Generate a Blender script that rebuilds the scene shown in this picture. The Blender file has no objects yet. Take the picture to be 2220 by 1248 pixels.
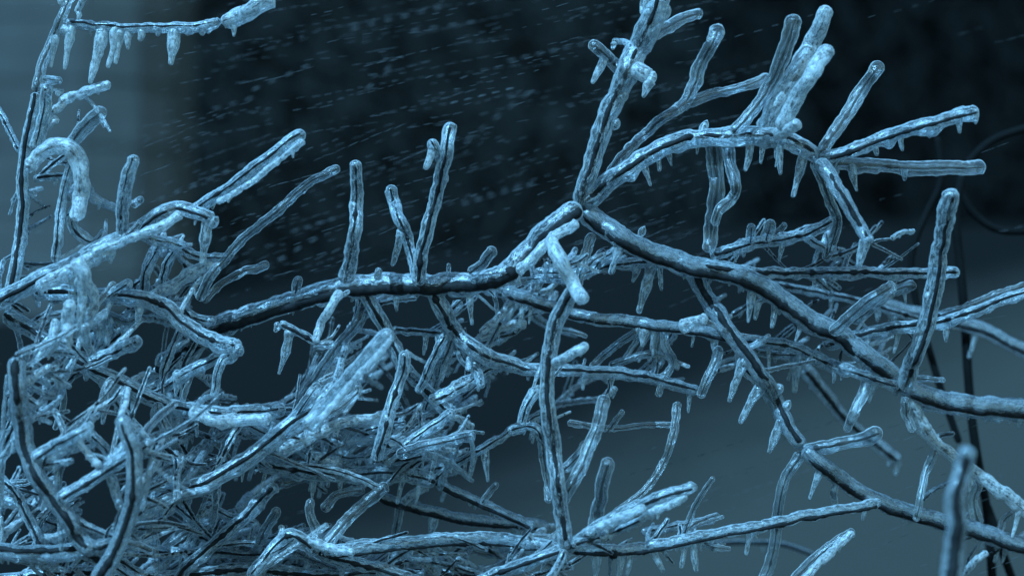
import bpy, math, random
import numpy as np
from mathutils import Vector

random.seed(11)
rng = np.random.default_rng(11)
R = math.radians
sc = bpy.context.scene
col = sc.collection

# ------------------------------------------------------------------ camera
D = 1.6            # distance of the sharp plane
WIDE = 0.83        # metres seen across at that distance
CAMZ = 1.6
S = WIDE / 2220.0
cd = bpy.data.cameras.new('camera'); cam = bpy.data.objects.new('camera', cd); col.objects.link(cam)
cam.location = (0, 0, CAMZ); cam.rotation_euler = (R(90), 0, 0)
cd.sensor_width = 36; cd.lens = 36 * D / WIDE
cd.clip_start = 0.05; cd.clip_end = 500
cd.dof.use_dof = True; cd.dof.focus_distance = D + 0.0; cd.dof.aperture_fstop = (cd.lens / 1000) / 0.022
sc.camera = cam

# ------------------------------------------------------------------ light
SUN_EL, SUN_AZ = 48, -38        # azimuth measured from behind the camera, negative = from the left
w = bpy.data.worlds.new('World'); sc.world = w; w.use_nodes = True
nt = w.node_tree; bg = nt.nodes['Background']
sky = nt.nodes.new('ShaderNodeTexSky'); sky.sky_type = 'NISHITA'; sky.sun_disc = False
sky.sun_elevation = R(SUN_EL); sky.sun_rotation = R(180 + SUN_AZ)
tint = nt.nodes.new('ShaderNodeMix'); tint.data_type = 'RGBA'; tint.blend_type = 'MULTIPLY'
tint.inputs[0].default_value = 1.0; tint.inputs[7].default_value = (0.46, 0.88, 1.0, 1)
nt.links.new(sky.outputs[0], tint.inputs[6]); nt.links.new(tint.outputs[2], bg.inputs[0])
bg.inputs[1].default_value = 0.10
sd = bpy.data.lights.new('night_light', 'SUN'); so = bpy.data.objects.new('night_light', sd); col.objects.link(so)
sd.energy = 4.6; sd.angle = R(0.5); sd.color = (0.225, 0.60, 0.98)
sun_dir = Vector((math.sin(R(SUN_AZ)) * math.cos(R(SUN_EL)), -math.cos(R(SUN_AZ)) * math.cos(R(SUN_EL)), math.sin(R(SUN_EL))))
so.rotation_euler = sun_dir.to_track_quat('Z', 'Y').to_euler()
sc.view_settings.view_transform = 'Standard'; sc.view_settings.look = 'None'
sc.view_settings.exposure = 0.95; sc.view_settings.gamma = 1.0; sc.view_settings.use_curve_mapping = False
sc.render.engine = 'CYCLES'
sc.cycles.transparent_max_bounces = 40; sc.cycles.max_bounces = 6
sc.cycles.diffuse_bounces = 2; sc.cycles.glossy_bounces = 2; sc.cycles.transmission_bounces = 4
sc.cycles.use_denoising = True

# ------------------------------------------------------------------ materials
def newmat(name):
    m = bpy.data.materials.new(name); m.use_nodes = True
    t = m.node_tree; t.nodes.clear()
    out = t.nodes.new('ShaderNodeOutputMaterial')
    return m, t, out
def nd(t, k, **kw):
    n = t.nodes.new(k)
    for a, b in kw.items(): setattr(n, a, b)
    return n
def mth(t, op, a, b=None, clamp=False):
    n = t.nodes.new('ShaderNodeMath'); n.operation = op; n.use_clamp = clamp
    for i, v in enumerate((a, b)):
        if v is None: continue
        if isinstance(v, (int, float)): n.inputs[i].default_value = v
        else: t.links.new(v, n.inputs[i])
    return n.outputs[0]
def noise(t, co, scale, detail=3, rough=0.55):
    n = nd(t, 'ShaderNodeTexNoise'); n.inputs['Scale'].default_value = scale
    n.inputs['Detail'].default_value = detail; n.inputs['Roughness'].default_value = rough
    t.links.new(co, n.inputs['Vector']); return n.outputs[0]

def ice_material(name, centre, rim, cloud, albedo, bump=0.6, seed=0.0, soft=.07, mid=.51, gloss=1.3, r0=.45, r1=.84, depth=.0009, flow=.7):
    """Frozen rain: see-through where one looks straight in, whitish where the path through it is long."""
    m, t, out = newmat(name)
    tc = nd(t, 'ShaderNodeTexCoord'); mp = nd(t, 'ShaderNodeMapping'); mp.inputs['Location'].default_value = (seed, seed, seed)
    t.links.new(tc.outputs['Object'], mp.inputs[0]); co = mp.outputs[0]
    uv = nd(t, 'ShaderNodeUVMap'); uv.uv_map = 'flow'
    mp2 = nd(t, 'ShaderNodeMapping'); mp2.inputs['Scale'].default_value = (1, 1, 1)
    t.links.new(uv.outputs[0], mp2.inputs[0])
    n1 = noise(t, co, 260, 4, .65)            # clots and bubbles
    n2 = noise(t, co, 800, 3, .6)
    n3 = noise(t, mp2.outputs[0], 1.0, 4, .65)       # streaks running along the coat
    h = mth(t, 'ADD', mth(t, 'MULTIPLY', n1, .6), mth(t, 'ADD', mth(t, 'MULTIPLY', n2, .3), mth(t, 'MULTIPLY', n3, .5)))
    bp = nd(t, 'ShaderNodeBump'); bp.inputs['Strength'].default_value = bump; bp.inputs['Distance'].default_value = depth
    t.links.new(h, bp.inputs['Height'])
    lw = nd(t, 'ShaderNodeLayerWeight'); lw.inputs['Blend'].default_value = 0.5
    lwb = nd(t, 'ShaderNodeLayerWeight'); lwb.inputs['Blend'].default_value = 0.5
    t.links.new(bp.outputs[0], lwb.inputs['Normal'])
    f = mth(t, 'ADD', mth(t, 'MULTIPLY', lw.outputs['Facing'], .55), mth(t, 'MULTIPLY', lwb.outputs['Facing'], .45))
    mr = nd(t, 'ShaderNodeMapRange', interpolation_type='SMOOTHSTEP')
    mr.inputs['From Min'].default_value = r0; mr.inputs['From Max'].default_value = r1
    mr.inputs['To Min'].default_value = centre; mr.inputs['To Max'].default_value = rim
    t.links.new(f, mr.inputs['Value'])
    st_ = nd(t, 'ShaderNodeMapRange', interpolation_type='SMOOTHSTEP')
    st_.inputs['From Min'].default_value = mid - soft; st_.inputs['From Max'].default_value = mid + soft
    st_.inputs['To Min'].default_value = -.28; st_.inputs['To Max'].default_value = .5
    t.links.new(mth(t, 'ADD', mth(t, 'MULTIPLY', n3, flow), mth(t, 'MULTIPLY', n1, 1 - flow)), st_.inputs['Value'])
    cl = mth(t, 'MULTIPLY', st_.outputs[0], cloud)
    op = mth(t, 'ADD', mr.outputs[0], cl, True)
    op = mth(t, 'MAXIMUM', op, 0.04)
    # white crystalline part
    dif = nd(t, 'ShaderNodeBsdfDiffuse'); dif.inputs['Color'].default_value = (*albedo, 1); t.links.new(bp.outputs[0], dif.inputs['Normal'])
    trl = nd(t, 'ShaderNodeBsdfTranslucent'); trl.inputs['Color'].default_value = (*albedo, 1); t.links.new(bp.outputs[0], trl.inputs['Normal'])
    mx = nd(t, 'ShaderNodeMixShader'); mx.inputs[0].default_value = .48
    t.links.new(dif.outputs[0], mx.inputs[1]); t.links.new(trl.outputs[0], mx.inputs[2])
    tr = nd(t, 'ShaderNodeBsdfTransparent'); tr.inputs['Color'].default_value = (.93, .97, .99, 1)
    body = nd(t, 'ShaderNodeMixShader'); t.links.new(op, body.inputs[0])
    t.links.new(tr.outputs[0], body.inputs[1]); t.links.new(mx.outputs[0], body.inputs[2])
    gl = nd(t, 'ShaderNodeBsdfGlossy'); gl.inputs['Roughness'].default_value = .17; t.links.new(bp.outputs[0], gl.inputs['Normal'])
    gl.inputs['Color'].default_value = (1, 1, 1, 1)
    fr = nd(t, 'ShaderNodeFresnel'); fr.inputs['IOR'].default_value = 1.31; t.links.new(bp.outputs[0], fr.inputs['Normal'])
    fs = nd(t, 'ShaderNodeMixShader'); t.links.new(mth(t, 'ADD', mth(t, 'MULTIPLY', fr.outputs[0], gloss), .022, True), fs.inputs[0])
    t.links.new(body.outputs[0], fs.inputs[1]); t.links.new(gl.outputs[0], fs.inputs[2])
    t.links.new(fs.outputs[0], out.inputs['Surface'])
    return m

ICE = {
    'c': ice_material('clear_ice', .0, 1.0, .5, (.90, .94, .96), 1.0, 0.3, .035, .58, 1.3, .38, .78),
    'm': ice_material('cloudy_ice', .20, 1.0, .7, (.72, .79, .83), .9, 1.7, .09, .52, 1.8, .30, .72),
    'g': ice_material('dull_ice', .36, .95, .5, (.50, .56, .60), .7, 4.7, .12, .52, 1.2),  # greyer tone; on the right-hand branches it paints in weaker light
    's': ice_material('inner_glaze_ice', .0, .55, .75, (.90, .94, .96), .9, 5.3, .03, .60, 1.0, .55, .9),
    'f': ice_material('frosted_ice', .34, 1.0, .75, (.86, .90, .92), 1.0, 2.9, .09, .50, 1.8, .28, .74, .0011, .5),
}
def simple_mat(name, c1, c2, scale, rough=.85, bump=.3, dist=.002, spec=.3, detail=5):
    m, t, out = newmat(name)
    tc = nd(t, 'ShaderNodeTexCoord')
    n = noise(t, tc.outputs['Object'], scale, detail, .6)
    rp = nd(t, 'ShaderNodeValToRGB'); rp.color_ramp.elements[0].position = .35; rp.color_ramp.elements[1].position = .65
    rp.color_ramp.elements[0].color = (*c1, 1); rp.color_ramp.elements[1].color = (*c2, 1)
    t.links.new(n, rp.inputs[0])
    b = nd(t, 'ShaderNodeBsdfPrincipled'); b.inputs['Roughness'].default_value = rough
    b.inputs['Specular IOR Level'].default_value = spec
    t.links.new(rp.outputs[0], b.inputs['Base Color'])
    bp = nd(t, 'ShaderNodeBump'); bp.inputs['Strength'].default_value = bump; bp.inputs['Distance'].default_value = dist
    t.links.new(n, bp.inputs['Height']); t.links.new(bp.outputs[0], b.inputs['Normal'])
    t.links.new(b.outputs[0], out.inputs[0])
    return m
BARK = simple_mat('dark_wet_bark', (.006, .007, .008), (.02, .02, .021), 160, .7, .6, .001, .15)
CABLE = simple_mat('black_rubber', (.003, .003, .003), (.006, .006, .006), 20, .8, .1, .001, .1)

# ------------------------------------------------------------------ geometry helpers
def P(px, py, d):
    k = (D + d) / D
    return np.array([(px - 1110) * S * k, D + d, CAMZ + (624 - py) * S * k])

def spline(pts, vals, step):
    """Catmull-Rom through pts (n,3); vals (n,k) carried along; samples every `step` of length"""
    pts = np.asarray(pts, float); vals = np.asarray(vals, float)
    P_ = np.vstack([2 * pts[0] - pts[1], pts, 2 * pts[-1] - pts[-2]])
    V_ = np.vstack([vals[0], vals, vals[-1]])
    o, v = [], []
    for i in range(1, len(P_) - 2):
        L = np.linalg.norm(P_[i + 1] - P_[i]); n = max(2, int(L / step))
        t = np.linspace(0, 1, n, endpoint=False)[:, None]
        a, b, c, d = P_[i - 1], P_[i], P_[i + 1], P_[i + 2]
        o.append(.5 * ((2 * b) + (-a + c) * t + (2 * a - 5 * b + 4 * c - d) * t**2 + (-a + 3 * b - 3 * c + d) * t**3))
        v.append(V_[i] * (1 - t) + V_[i + 1] * t)
    o.append(pts[-1:]); v.append(vals[-1:])
    return np.vstack(o), np.vstack(v)

def vnoise(n, m, fs, ft):
    """smooth noise on a n x m lattice, periodic round m; fs, ft = cells along, around"""
    gs, gt = max(2, int(fs) + 2), max(1, int(ft))
    g = rng.uniform(-1, 1, (gs + 1, gt))
    u = np.linspace(0, gs - 1.001, n); v = np.arange(m) / m * gt
    i = u.astype(int); a = u - i; a = a * a * (3 - 2 * a)
    j = v.astype(int) % gt; b = v - v.astype(int); b = b * b * (3 - 2 * b); j1 = (j + 1) % gt
    A = a[:, None]; Bb = b[None, :]
    return (g[i][:, j] * (1 - A) * (1 - Bb) + g[i + 1][:, j] * A * (1 - Bb) + g[i][:, j1] * (1 - A) * Bb + g[i + 1][:, j1] * A * Bb)

def tube(name, mat, path, rad, parent, sides=12, rough=.15, cap=(True, True), off=None, drip=0.0, fine=.06):
    """bumpy tube with rounded ends. path (n,3), rad (n,)"""
    seg = np.linalg.norm(np.diff(path, axis=0), axis=1); s = np.concatenate([[0], np.cumsum(seg)]); L = s[-1]
    if L < 1e-6: return None
    r0, r1 = rad[0], rad[-1]
    stations = list(s)
    endprof = (0.02, .12, .3, .55, .8)
    if cap[0]: stations += [r0 * e for e in endprof if r0 * e < L * .45]
    if cap[1]: stations += [L - r1 * e for e in endprof if r1 * e < L * .45]
    st = np.unique(np.round(stations, 7))
    C = np.stack([np.interp(st, s, path[:, k]) for k in range(3)], 1); rr = np.interp(st, s, rad)
    n = len(st)
    f = np.ones(n)
    if cap[0]: q = np.clip(1 - st / max(r0, 1e-6), 0, 1); f = np.minimum(f, np.sqrt(np.maximum(1 - q * q, 0)))
    if cap[1]: q = np.clip(1 - (L - st) / max(r1, 1e-6), 0, 1); f = np.minimum(f, np.sqrt(np.maximum(1 - q * q, 0)))
    T = np.gradient(C, axis=0); T /= np.linalg.norm(T, axis=1)[:, None] + 1e-12
    up = np.array([0, 1.0, 0]); A = np.cross(T, up); bad = np.linalg.norm(A, axis=1) < .2
    A[bad] = np.cross(T[bad], np.array([1.0, 0, 0])); A /= np.linalg.norm(A, axis=1)[:, None]
    Bv = np.cross(T, A)
    th = np.arange(sides) / sides * 2 * math.pi
    rm = rr.mean()
    N = 1 + rough * .55 * vnoise(n, sides, L / (rm * 3.6), 3) + rough * .6 * vnoise(n, sides, L / (rm * 1.3), 5) + rough * .35 * vnoise(n, sides, L / (rm * .6), 6) + fine * vnoise(n, sides, L / (rm * .35), sides)
    RR = rr[:, None] * f[:, None] * N
    dirs = A[:, None, :] * np.cos(th)[None, :, None] + Bv[:, None, :] * np.sin(th)[None, :, None]
    V = C[:, None, :] + dirs * RR[:, :, None]
    if drip:      # beads gather on the underside
        dn = np.clip(-dirs[:, :, 2], 0, 1)
        bead = np.clip(vnoise(n, sides, L / (rm * 1.5), 2), 0, 1)
        V[:, :, 2] -= dn * bead * drip * rr[:, None] * f[:, None]
    if off is not None: V += off
    org = np.array(parent_origin(parent)) if parent is not None else C[0]
    V = V - org
    nv = n * sides
    idx = np.arange(nv).reshape(n, sides)
    q = np.stack([idx[:-1], np.roll(idx, -1, 1)[:-1], np.roll(idx, -1, 1)[1:], idx[1:]], -1).reshape(-1, 4)
    nq = len(q)
    me = bpy.data.meshes.new(name)
    me.vertices.add(nv); me.vertices.foreach_set('co', V.reshape(-1))
    loops = q.reshape(-1); starts = np.arange(nq) * 4; tot = np.full(nq, 4)
    loops = np.concatenate([loops, idx[0][::-1], idx[-1]])
    starts = np.concatenate([starts, [nq * 4, nq * 4 + sides]]); tot = np.concatenate([tot, [sides, sides]])
    me.loops.add(len(loops)); me.loops.foreach_set('vertex_index', loops.astype(np.int32))
    me.polygons.add(nq + 2); me.polygons.foreach_set('loop_start', starts.astype(np.int32))
    try: me.polygons.foreach_set('loop_total', tot.astype(np.int32))
    except Exception: pass
    me.polygons.foreach_set('use_smooth', np.ones(nq + 2, bool))
    # flow coordinates: slow along the twig, quick around it
    uvl = me.uv_layers.new(name='flow')
    off0 = rng.uniform(0, 50)
    U = (st / 0.0055)[:, None] + 0 * th[None, :] + off0; W_ = (np.abs((th / math.pi) - 1)[None, :] * rm / .00055) + 0 * st[:, None]
    uv = np.stack([U.reshape(-1)[loops], W_.reshape(-1)[loops]], 1)
    uvl.data.foreach_set('uv', uv.reshape(-1))
    me.update(calc_edges=True); me.validate()
    me.materials.append(mat)
    o = bpy.data.objects.new(name, me); col.objects.link(o)
    if parent is not None: o.parent = parent; 
    else: o.location = C[0]
    return o
ORG = {}
def parent_origin(p):
    while p is not None:
        if p.name in ORG: return ORG[p.name]
        p = p.parent
    return (0, 0, 0)
def empty(name, label, cat, loc, group=None):
    o = bpy.data.objects.new(name, None); col.objects.link(o); o.location = tuple(loc); o.empty_display_size = .02
    o['label'] = label; o['category'] = cat
    if group: o['group'] = group
    ORG[o.name] = tuple(loc); return o
# parts below a thing keep their own origin on the thing's, so a part's mesh is in the thing's coordinates

class Branch:
    def __init__(self, label, depth, name='iced_branch', cat='branch', group='ice coated branches'):
        self.label, self.d, self.name, self.cat, self.group = label, depth, name, cat, group
        self.root = None; self.lines = []
    def seg(self, kind, ir, wr, mat, pts, d0=0., d1=0., ici=0, ir1=None, wr1=None, capa=True, capb=True, rough=None, up=0.0, drip=.0, kinks=1.0):
        pts = np.array(pts, float); n = len(pts)
        if self.root is None:
            self.root = empty(self.name, self.label, self.cat, P(*pts[0], self.d + d0), self.group)
        t = np.concatenate([[0], np.cumsum(np.linalg.norm(np.diff(pts, axis=0), axis=1))]); t /= t[-1]
        dd = self.d + d0 + (d1 - d0) * t
        if n > 2: dd = dd + rng.normal(0, .004, n) * kinks
        pw = np.array([P(x, y, e) for (x, y), e in zip(pts, dd)])
        k = (D + dd) / D
        ir1 = (ir * .86 if kind == 'twig' and capb else ir) if ir1 is None else ir1; wr1 = wr * .65 if wr1 is None else wr1
        vals = np.stack([(ir + (ir1 - ir) * t) * S * k, (wr + (wr1 - wr) * t) * S * k], 1)
        path, v = spline(pw, vals, max(min(ir, 14) * .34, 3.0) * S)
        jit = rng.normal(0, 1, (len(path) // 6 + 3, 3)) * ir * S * .07
        jx = np.stack([np.interp(np.linspace(0, len(jit) - 1, len(path)), np.arange(len(jit)), jit[:, a]) for a in range(3)], 1)
        path = path + jx
        self.lines.append((pts, dd, ir))
        L = np.linalg.norm(np.diff(path, axis=0), axis=1).sum()
        wood = None
        if wr > 0:
            # the bark core stops short of a free tip
            cut = len(path)
            if capb and len(path) > 10: cut = max(4, len(path) - int(ir * .9 / max(min(ir, 14) * .34, 3.0)))
            ph = up * 2.2 + (rng.uniform(-.25, .25) if not up else 0)
            ofs = (v[:cut, :1] * 1.0 - v[:cut, 1:2] * (.0 if wr < 6 else .55)) * (.5 if mat in 'cf' else 1.0)
            ofs = np.maximum(ofs, 0) * np.clip(np.arange(cut) / 4, 0, 1)[:, None]
            wp = path[:cut] + np.array([0, -math.cos(ph), -math.sin(ph)]) * ofs
            wrr = v[:cut, 1].copy()
            # buds: little swellings
            for b in range(int(L / .012)):
                c = rng.integers(0, len(wrr)); wrr[max(0, c - 1):c + 2] *= (1.4 if wr < 5 else 1.1)
            wood = tube(kind, BARK, wp, wrr, self.root, sides=8, rough=.14, fine=.06)
        if ir > 0:
            rg = rough if rough is not None else (.16 if mat in 'cg' else .2)
            holder = wood if wood is not None else self.root
            rad = v[:, 0]
            sides = 16 if ir >= 14 else (11 if ir > 8 else 8)
            if mat in 'cmf' and ir >= 9 and len(path) > 12:      # an earlier, inner glaze
                tube('inner_glaze', ICE['s'], path[2:-4], np.maximum(rad[2:-4] * .52, v[2:-4, 1] * 1.2) * np.minimum(1, np.linspace(3.0, .35, len(path) - 6)), holder, sides=9, rough=.3)
            ic = tube('ice_coat' if wood is not None else 'ice_tip', ICE[mat], path, rad, holder, sides=sides, rough=rg, drip=drip or (.5 if mat != 'g' else .25))
        if ici == 0 and mat in 'mfg' and self.root is not None:
            for _ in range(rng.poisson(L / S / (72 if kinks == 1.0 else 230))):
                q = rng.uniform(.1, .95); x, y = np.array([np.interp(q, t, pts[:, a]) for a in range(2)])
                ln = ir * .8 + rng.uniform(4, 15); self.ici(x, y, x - ln * rng.uniform(-.1, .4), y + ln, rng.uniform(3.5, 6), 'm' if mat == 'g' else mat, np.interp(q, t, dd) - self.d)
        for _ in range(int(ici)):
            q = rng.uniform(.06, .96); x, y = np.array([np.interp(q, t, pts[:, a]) for a in range(2)])
            ln = rng.choice([rng.uniform(14, 30), rng.uniform(25, 60)]) * (ir / 15) ** .3
            self.ici(x, y, x - ln * rng.uniform(.0, .38), y + ir * .7 + ln, rng.uniform(4.5, 8), mat if mat != 'g' else 'm', np.interp(q, t, dd) - self.d)
        return self
    def ici(self, x0, y0, x1, y1, r=8, mat='m', d=None):
        dn = self.near(x0, y0) - self.d
        if d is None: d = dn
        # root the icicle inside the ice it hangs from
        nx, ny = self.npt if self.best < 45 else (x0, y0)
        x0, y0 = nx, ny
        mx, my = (x0 + x1) / 2 + rng.normal(0, 1.5), (y0 + y1) / 2
        pts = np.array([P(x0, y0, self.d + d), P(mx, my, self.d + d), P(x1, y1, self.d + d)])
        vals = np.array([[r * 1.35], [r * .95], [r * rng.uniform(.3, .55)]]) * S
        path, v = spline(pts, vals, 5 * S)
        rad = v[:, 0] * (1 + .12 * np.sin(np.linspace(0, 1, len(path)) * len(path) * .5 + rng.uniform(0, 6)))
        tube('icicle', ICE[mat], path, rad, self.root, sides=8, rough=.18)
        return self
    def blob(self, x, y, r, mat='f', d=None, dx=.6, dy=.3):
        if d is None: d = self.near(x, y) - self.d
        path, v = spline([P(x - r * dx, y - r * dy, self.d + d), P(x, y, self.d + d), P(x + r * dx, y + r * dy, self.d + d)], [[r * S]] * 3, r * .2 * S)
        tube('ice_knob', ICE[mat], path, v[:, 0], self.root, sides=16, rough=.35, fine=.1); return self
    def near(self, x, y):
        if getattr(self, '_n', -1) != len(self.lines):
            self._n = len(self.lines)
            self._a = np.vstack([l[0][:-1] for l in self.lines]); self._b = np.vstack([l[0][1:] for l in self.lines])
            self._d0 = np.concatenate([l[1][:-1] for l in self.lines]); self._d1 = np.concatenate([l[1][1:] for l in self.lines])
        ab = self._b - self._a; w_ = np.array([x, y]) - self._a
        q = np.clip((w_ * ab).sum(1) / ((ab * ab).sum(1) + 1e-9), 0, 1)
        p_ = self._a + ab * q[:, None]; e = np.hypot(p_[:, 0] - x, p_[:, 1] - y); k = int(e.argmin())
        self.best = e[k]; self.npt = tuple(p_[k]); return self._d0[k] + (self._d1[k] - self._d0[k]) * q[k]
def pp(s): return [tuple(float(v) for v in a.split(',')) for a in s.split()]

# ------------------------------------------------------------------ the place: ground, wall, hedge
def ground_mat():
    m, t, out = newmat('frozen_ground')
    tc = nd(t, 'ShaderNodeTexCoord')
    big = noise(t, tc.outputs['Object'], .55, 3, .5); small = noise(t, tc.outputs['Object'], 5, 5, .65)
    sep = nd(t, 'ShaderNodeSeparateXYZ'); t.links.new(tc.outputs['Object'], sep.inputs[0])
    # lamp pool painted into the colour: paler right and close, darker far and left
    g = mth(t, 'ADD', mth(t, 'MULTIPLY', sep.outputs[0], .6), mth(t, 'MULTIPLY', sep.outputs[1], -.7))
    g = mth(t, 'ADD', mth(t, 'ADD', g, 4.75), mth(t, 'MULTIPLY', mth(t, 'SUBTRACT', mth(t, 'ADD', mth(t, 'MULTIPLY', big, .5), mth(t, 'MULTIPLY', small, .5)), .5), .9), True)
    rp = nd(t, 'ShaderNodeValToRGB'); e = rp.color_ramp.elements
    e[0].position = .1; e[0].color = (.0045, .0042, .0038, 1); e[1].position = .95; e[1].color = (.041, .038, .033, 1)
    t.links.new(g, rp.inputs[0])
    b = nd(t, 'ShaderNodeBsdfPrincipled'); b.inputs['Roughness'].default_value = .9; b.inputs['Specular IOR Level'].default_value = .1
    t.links.new(rp.outputs[0], b.inputs['Base Color'])
    bp = nd(t, 'ShaderNodeBump'); bp.inputs['Distance'].default_value = .03; bp.inputs['Strength'].default_value = .5
    t.links.new(small, bp.inputs['Height']); t.links.new(bp.outputs[0], b.inputs['Normal'])
    t.links.new(b.outputs[0], out.inputs[0]); return m
def mesh_obj(name, verts, faces, mat, smooth=False):
    me = bpy.data.meshes.new(name); me.from_pydata([tuple(v) for v in verts], [], faces); me.update()
    me.materials.append(mat)
    if smooth: me.polygons.foreach_set('use_smooth', [True] * len(me.polygons))
    o = bpy.data.objects.new(name, me); col.objects.link(o); return o
def sheet(name, x0, x1, y0, y1, nx, ny, zf, mat):
    vs, fs = [], []
    for j in range(ny + 1):
        for i in range(nx + 1):
            x = x0 + (x1 - x0) * i / nx; y = y0 + (y1 - y0) * (j / ny) ** 1.8; vs.append((x, y, zf(x, y)))
    for j in range(ny):
        for i in range(nx):
            a = j * (nx + 1) + i; fs.append((a, a + 1, a + nx + 2, a + nx + 1))
    return mesh_obj(name, vs, fs, mat, True)
def bank(x, y):
    rise = 1.95 / (1 + math.exp(-(y - 6.0) * .8))          # a verge climbing behind the shrub
    side = 1 / (1 + math.exp(-(x + 1.0) * 1.1))
    return rise * (.80 + .20 * side) + .03 * math.sin(x * .9) + .03 * math.sin(y * .7 + x * .3)
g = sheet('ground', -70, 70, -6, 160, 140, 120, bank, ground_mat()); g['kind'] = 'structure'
night = mesh_obj('sky', [], [], CABLE)
bpy.data.objects.remove(night)

def box(name, x0, x1, y0, y1, z0, z1, mat, parent=None):
    v = [(x, y, z) for x in (x0, x1) for y in (y0, y1) for z in (z0, z1)]
    f = [(0, 1, 3, 2), (4, 6, 7, 5), (0, 4, 5, 1), (2, 3, 7, 6), (0, 2, 6, 4), (1, 5, 7, 3)]
    if parent is not None:
        ox, oy, oz = parent.location; v = [(a - ox, b - oy, c - oz) for a, b, c in v]
    o = mesh_obj(name, v, f, mat)
    if parent is not None: o.parent = parent
    return o

# pale board wall far behind on the left
WALLM = simple_mat('weathered_pale_paint', (.062, .060, .057), (.080, .077, .073), 3, .9, .2, .01, .1)
hw = empty('shed_wall', 'pale board wall out of focus behind the upper left branches', 'wall', (-2.9, 9.0, 0))
def board(x0, y0, x1, y1, z0, z1, jog):
    dx, dy = x1 - x0, y1 - y0; L = math.hypot(dx, dy); nx, ny = dy / L, -dx / L      # outward, towards the camera side
    q = [(x0 + nx * jog, y0 + ny * jog), (x1 + nx * jog, y1 + ny * jog), (x1 - nx * .05, y1 - ny * .05), (x0 - nx * .05, y0 - ny * .05)]
    v = [(a - hw.location.x, b - hw.location.y, z - hw.location.z) for z in (z0, z1) for a, b in q]
    o = mesh_obj('board', v, [(0, 1, 2, 3), (4, 7, 6, 5), (0, 4, 5, 1), (1, 5, 6, 2), (2, 6, 7, 3), (3, 7, 4, 0)], WALLM); o.parent = hw
zz = 0.0; k = 0
while zz < 3.6:
    for a_ in ((-5.4, 9.25, -1.95, 9.0), (-1.945, 9.0, -1.72, 9.07), (-1.715, 9.07, -1.60, 9.18), (-1.595, 9.18, -1.52, 9.4)): board(*a_, zz, zz + .146, .008 * (k % 2))
    zz += .15; k += 1

# dark evergreen hedge right across the back
def hedge(name, label, x0, x1, y, h, th, n, mat):
    root = empty(name, label, 'hedge', ((x0 + x1) / 2, y, 0))
    vs, fs = [], []
    for i in range(n):
        x = random.uniform(x0, x1); z = random.uniform(0, h) ; yy = y + random.uniform(-th, th) * .5
        z = min(z, h + .25 * math.sin(x * 2.1) + .12 * math.sin(x * 5.3 + 1))
        c = Vector((x, yy, z)) - root.location
        a = Vector((random.gauss(0, 1), random.gauss(0, 1), random.gauss(0, 1))).normalized() * random.uniform(.05, .10)
        b = a.cross(Vector((random.gauss(0, 1), random.gauss(0, 1), random.gauss(0, 1)))).normalized() * .03
        k = len(vs); vs += [c - a, c + b, c + a, c - b]; fs.append((k, k + 1, k + 2, k + 3))
    o = mesh_obj('foliage', vs, fs, mat); o.parent = root; o['kind'] = 'stuff'
    o = box('inner_mass', x0, x1, y + th * .5, y + th * .5 + .3, 0, h * .96, mat, root)
    return root
HEDGE = simple_mat('dark_evergreen', (.012, .012, .0113), (.020, .0195, .018), 6, .9, .1, .01, .05)
DARKER = simple_mat('black_yew', (.0055, .0055, .0053), (.0095, .0092, .0086), 6, .9, .1, .01, .05)
hedge('hedge', 'tall dull evergreen hedge blurred behind the left and middle branches', -14, 1.6, 12.5, 7.5, 1.0, 16000, HEDGE)
hedge('hedge', 'blackish taller hedge blurred behind the fan of clear twigs at right', 1.25, 14, 12.0, 7.5, 1.0, 13000, DARKER)

# ================================================================== the branches, one thing each
ALL = []
def BR(label, depth, **k):
    b = Branch(label, depth, **k); ALL.append(b); return b

# ---- the big forked branch across the middle and right
A = BR('thickest ice coated branch crossing the middle, forking at a dark knot and carrying most twigs', 0.0)
A.seg('stem', 24, 12, 'm', pp('340,800 405,752 470,708 560,678 650,650 735,624 800,618 905,618 1000,612 1085,598 1150,540 1200,492 1258,445'), .05, -.01, wr1=12, up=.26, rough=.1, capb=False)
A.seg('stem', 17, 7, 'm', pp('1256,448 1275,380 1295,320 1312,265 1325,230 1345,190 1362,150 1385,100 1405,60 1420,20 1430,-30'), 0, -.03, ir1=30, wr1=4)
A.seg('stem', 23, 10.5, 'g', pp('1256,448 1300,482 1350,515 1400,542 1450,560 1500,577 1560,588 1620,606 1680,640 1740,682 1800,712 1840,742 1900,790 1950,828 1985,850 2050,868 2120,880 2240,886'), 0, .08, wr1=7, up=.30, rough=.08, capb=False)  # dull ice chosen here to paint the light falling off rightwards
A.seg('stem', 20, 6, 'm', pp('1262,438 1300,412 1350,373 1400,340 1450,316 1500,300 1560,297 1640,294 1700,302 1740,320 1775,342'), 0, -.03, ici=4, drip=.8)
# top twig dress
A.seg('twig', 14, 3, 'c', pp('1350,160 1325,132 1298,108 1278,92'), -.01, -.03).ici(1297,140,1283,182,9,'f')
A.seg('twig', 8, 2, 'm', pp('1368,98 1348,90 1330,90'), -.01, -.02).ici(1330,92,1327,108,7)
A.seg('twig', 19, 3, 'f', pp('1362,150 1388,158 1412,172'), -.02, -.03).ici(1405,180,1394,212,10,'f').blob(1412,170,17)
A.seg('twig', 14, 3, 'c', pp('1410,80 1440,62 1470,45 1500,34 1520,28'), -.01, .03)
A.blob(1425,25,27,'f',dx=.2,dy=1.0).blob(1335,270,15,'m').blob(1345,205,18,'f',dx=.2,dy=1)
A.seg('twig', 7, 0, 'f', pp('1395,-10 1393,12 1392,30'), -.02, -.02)
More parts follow.
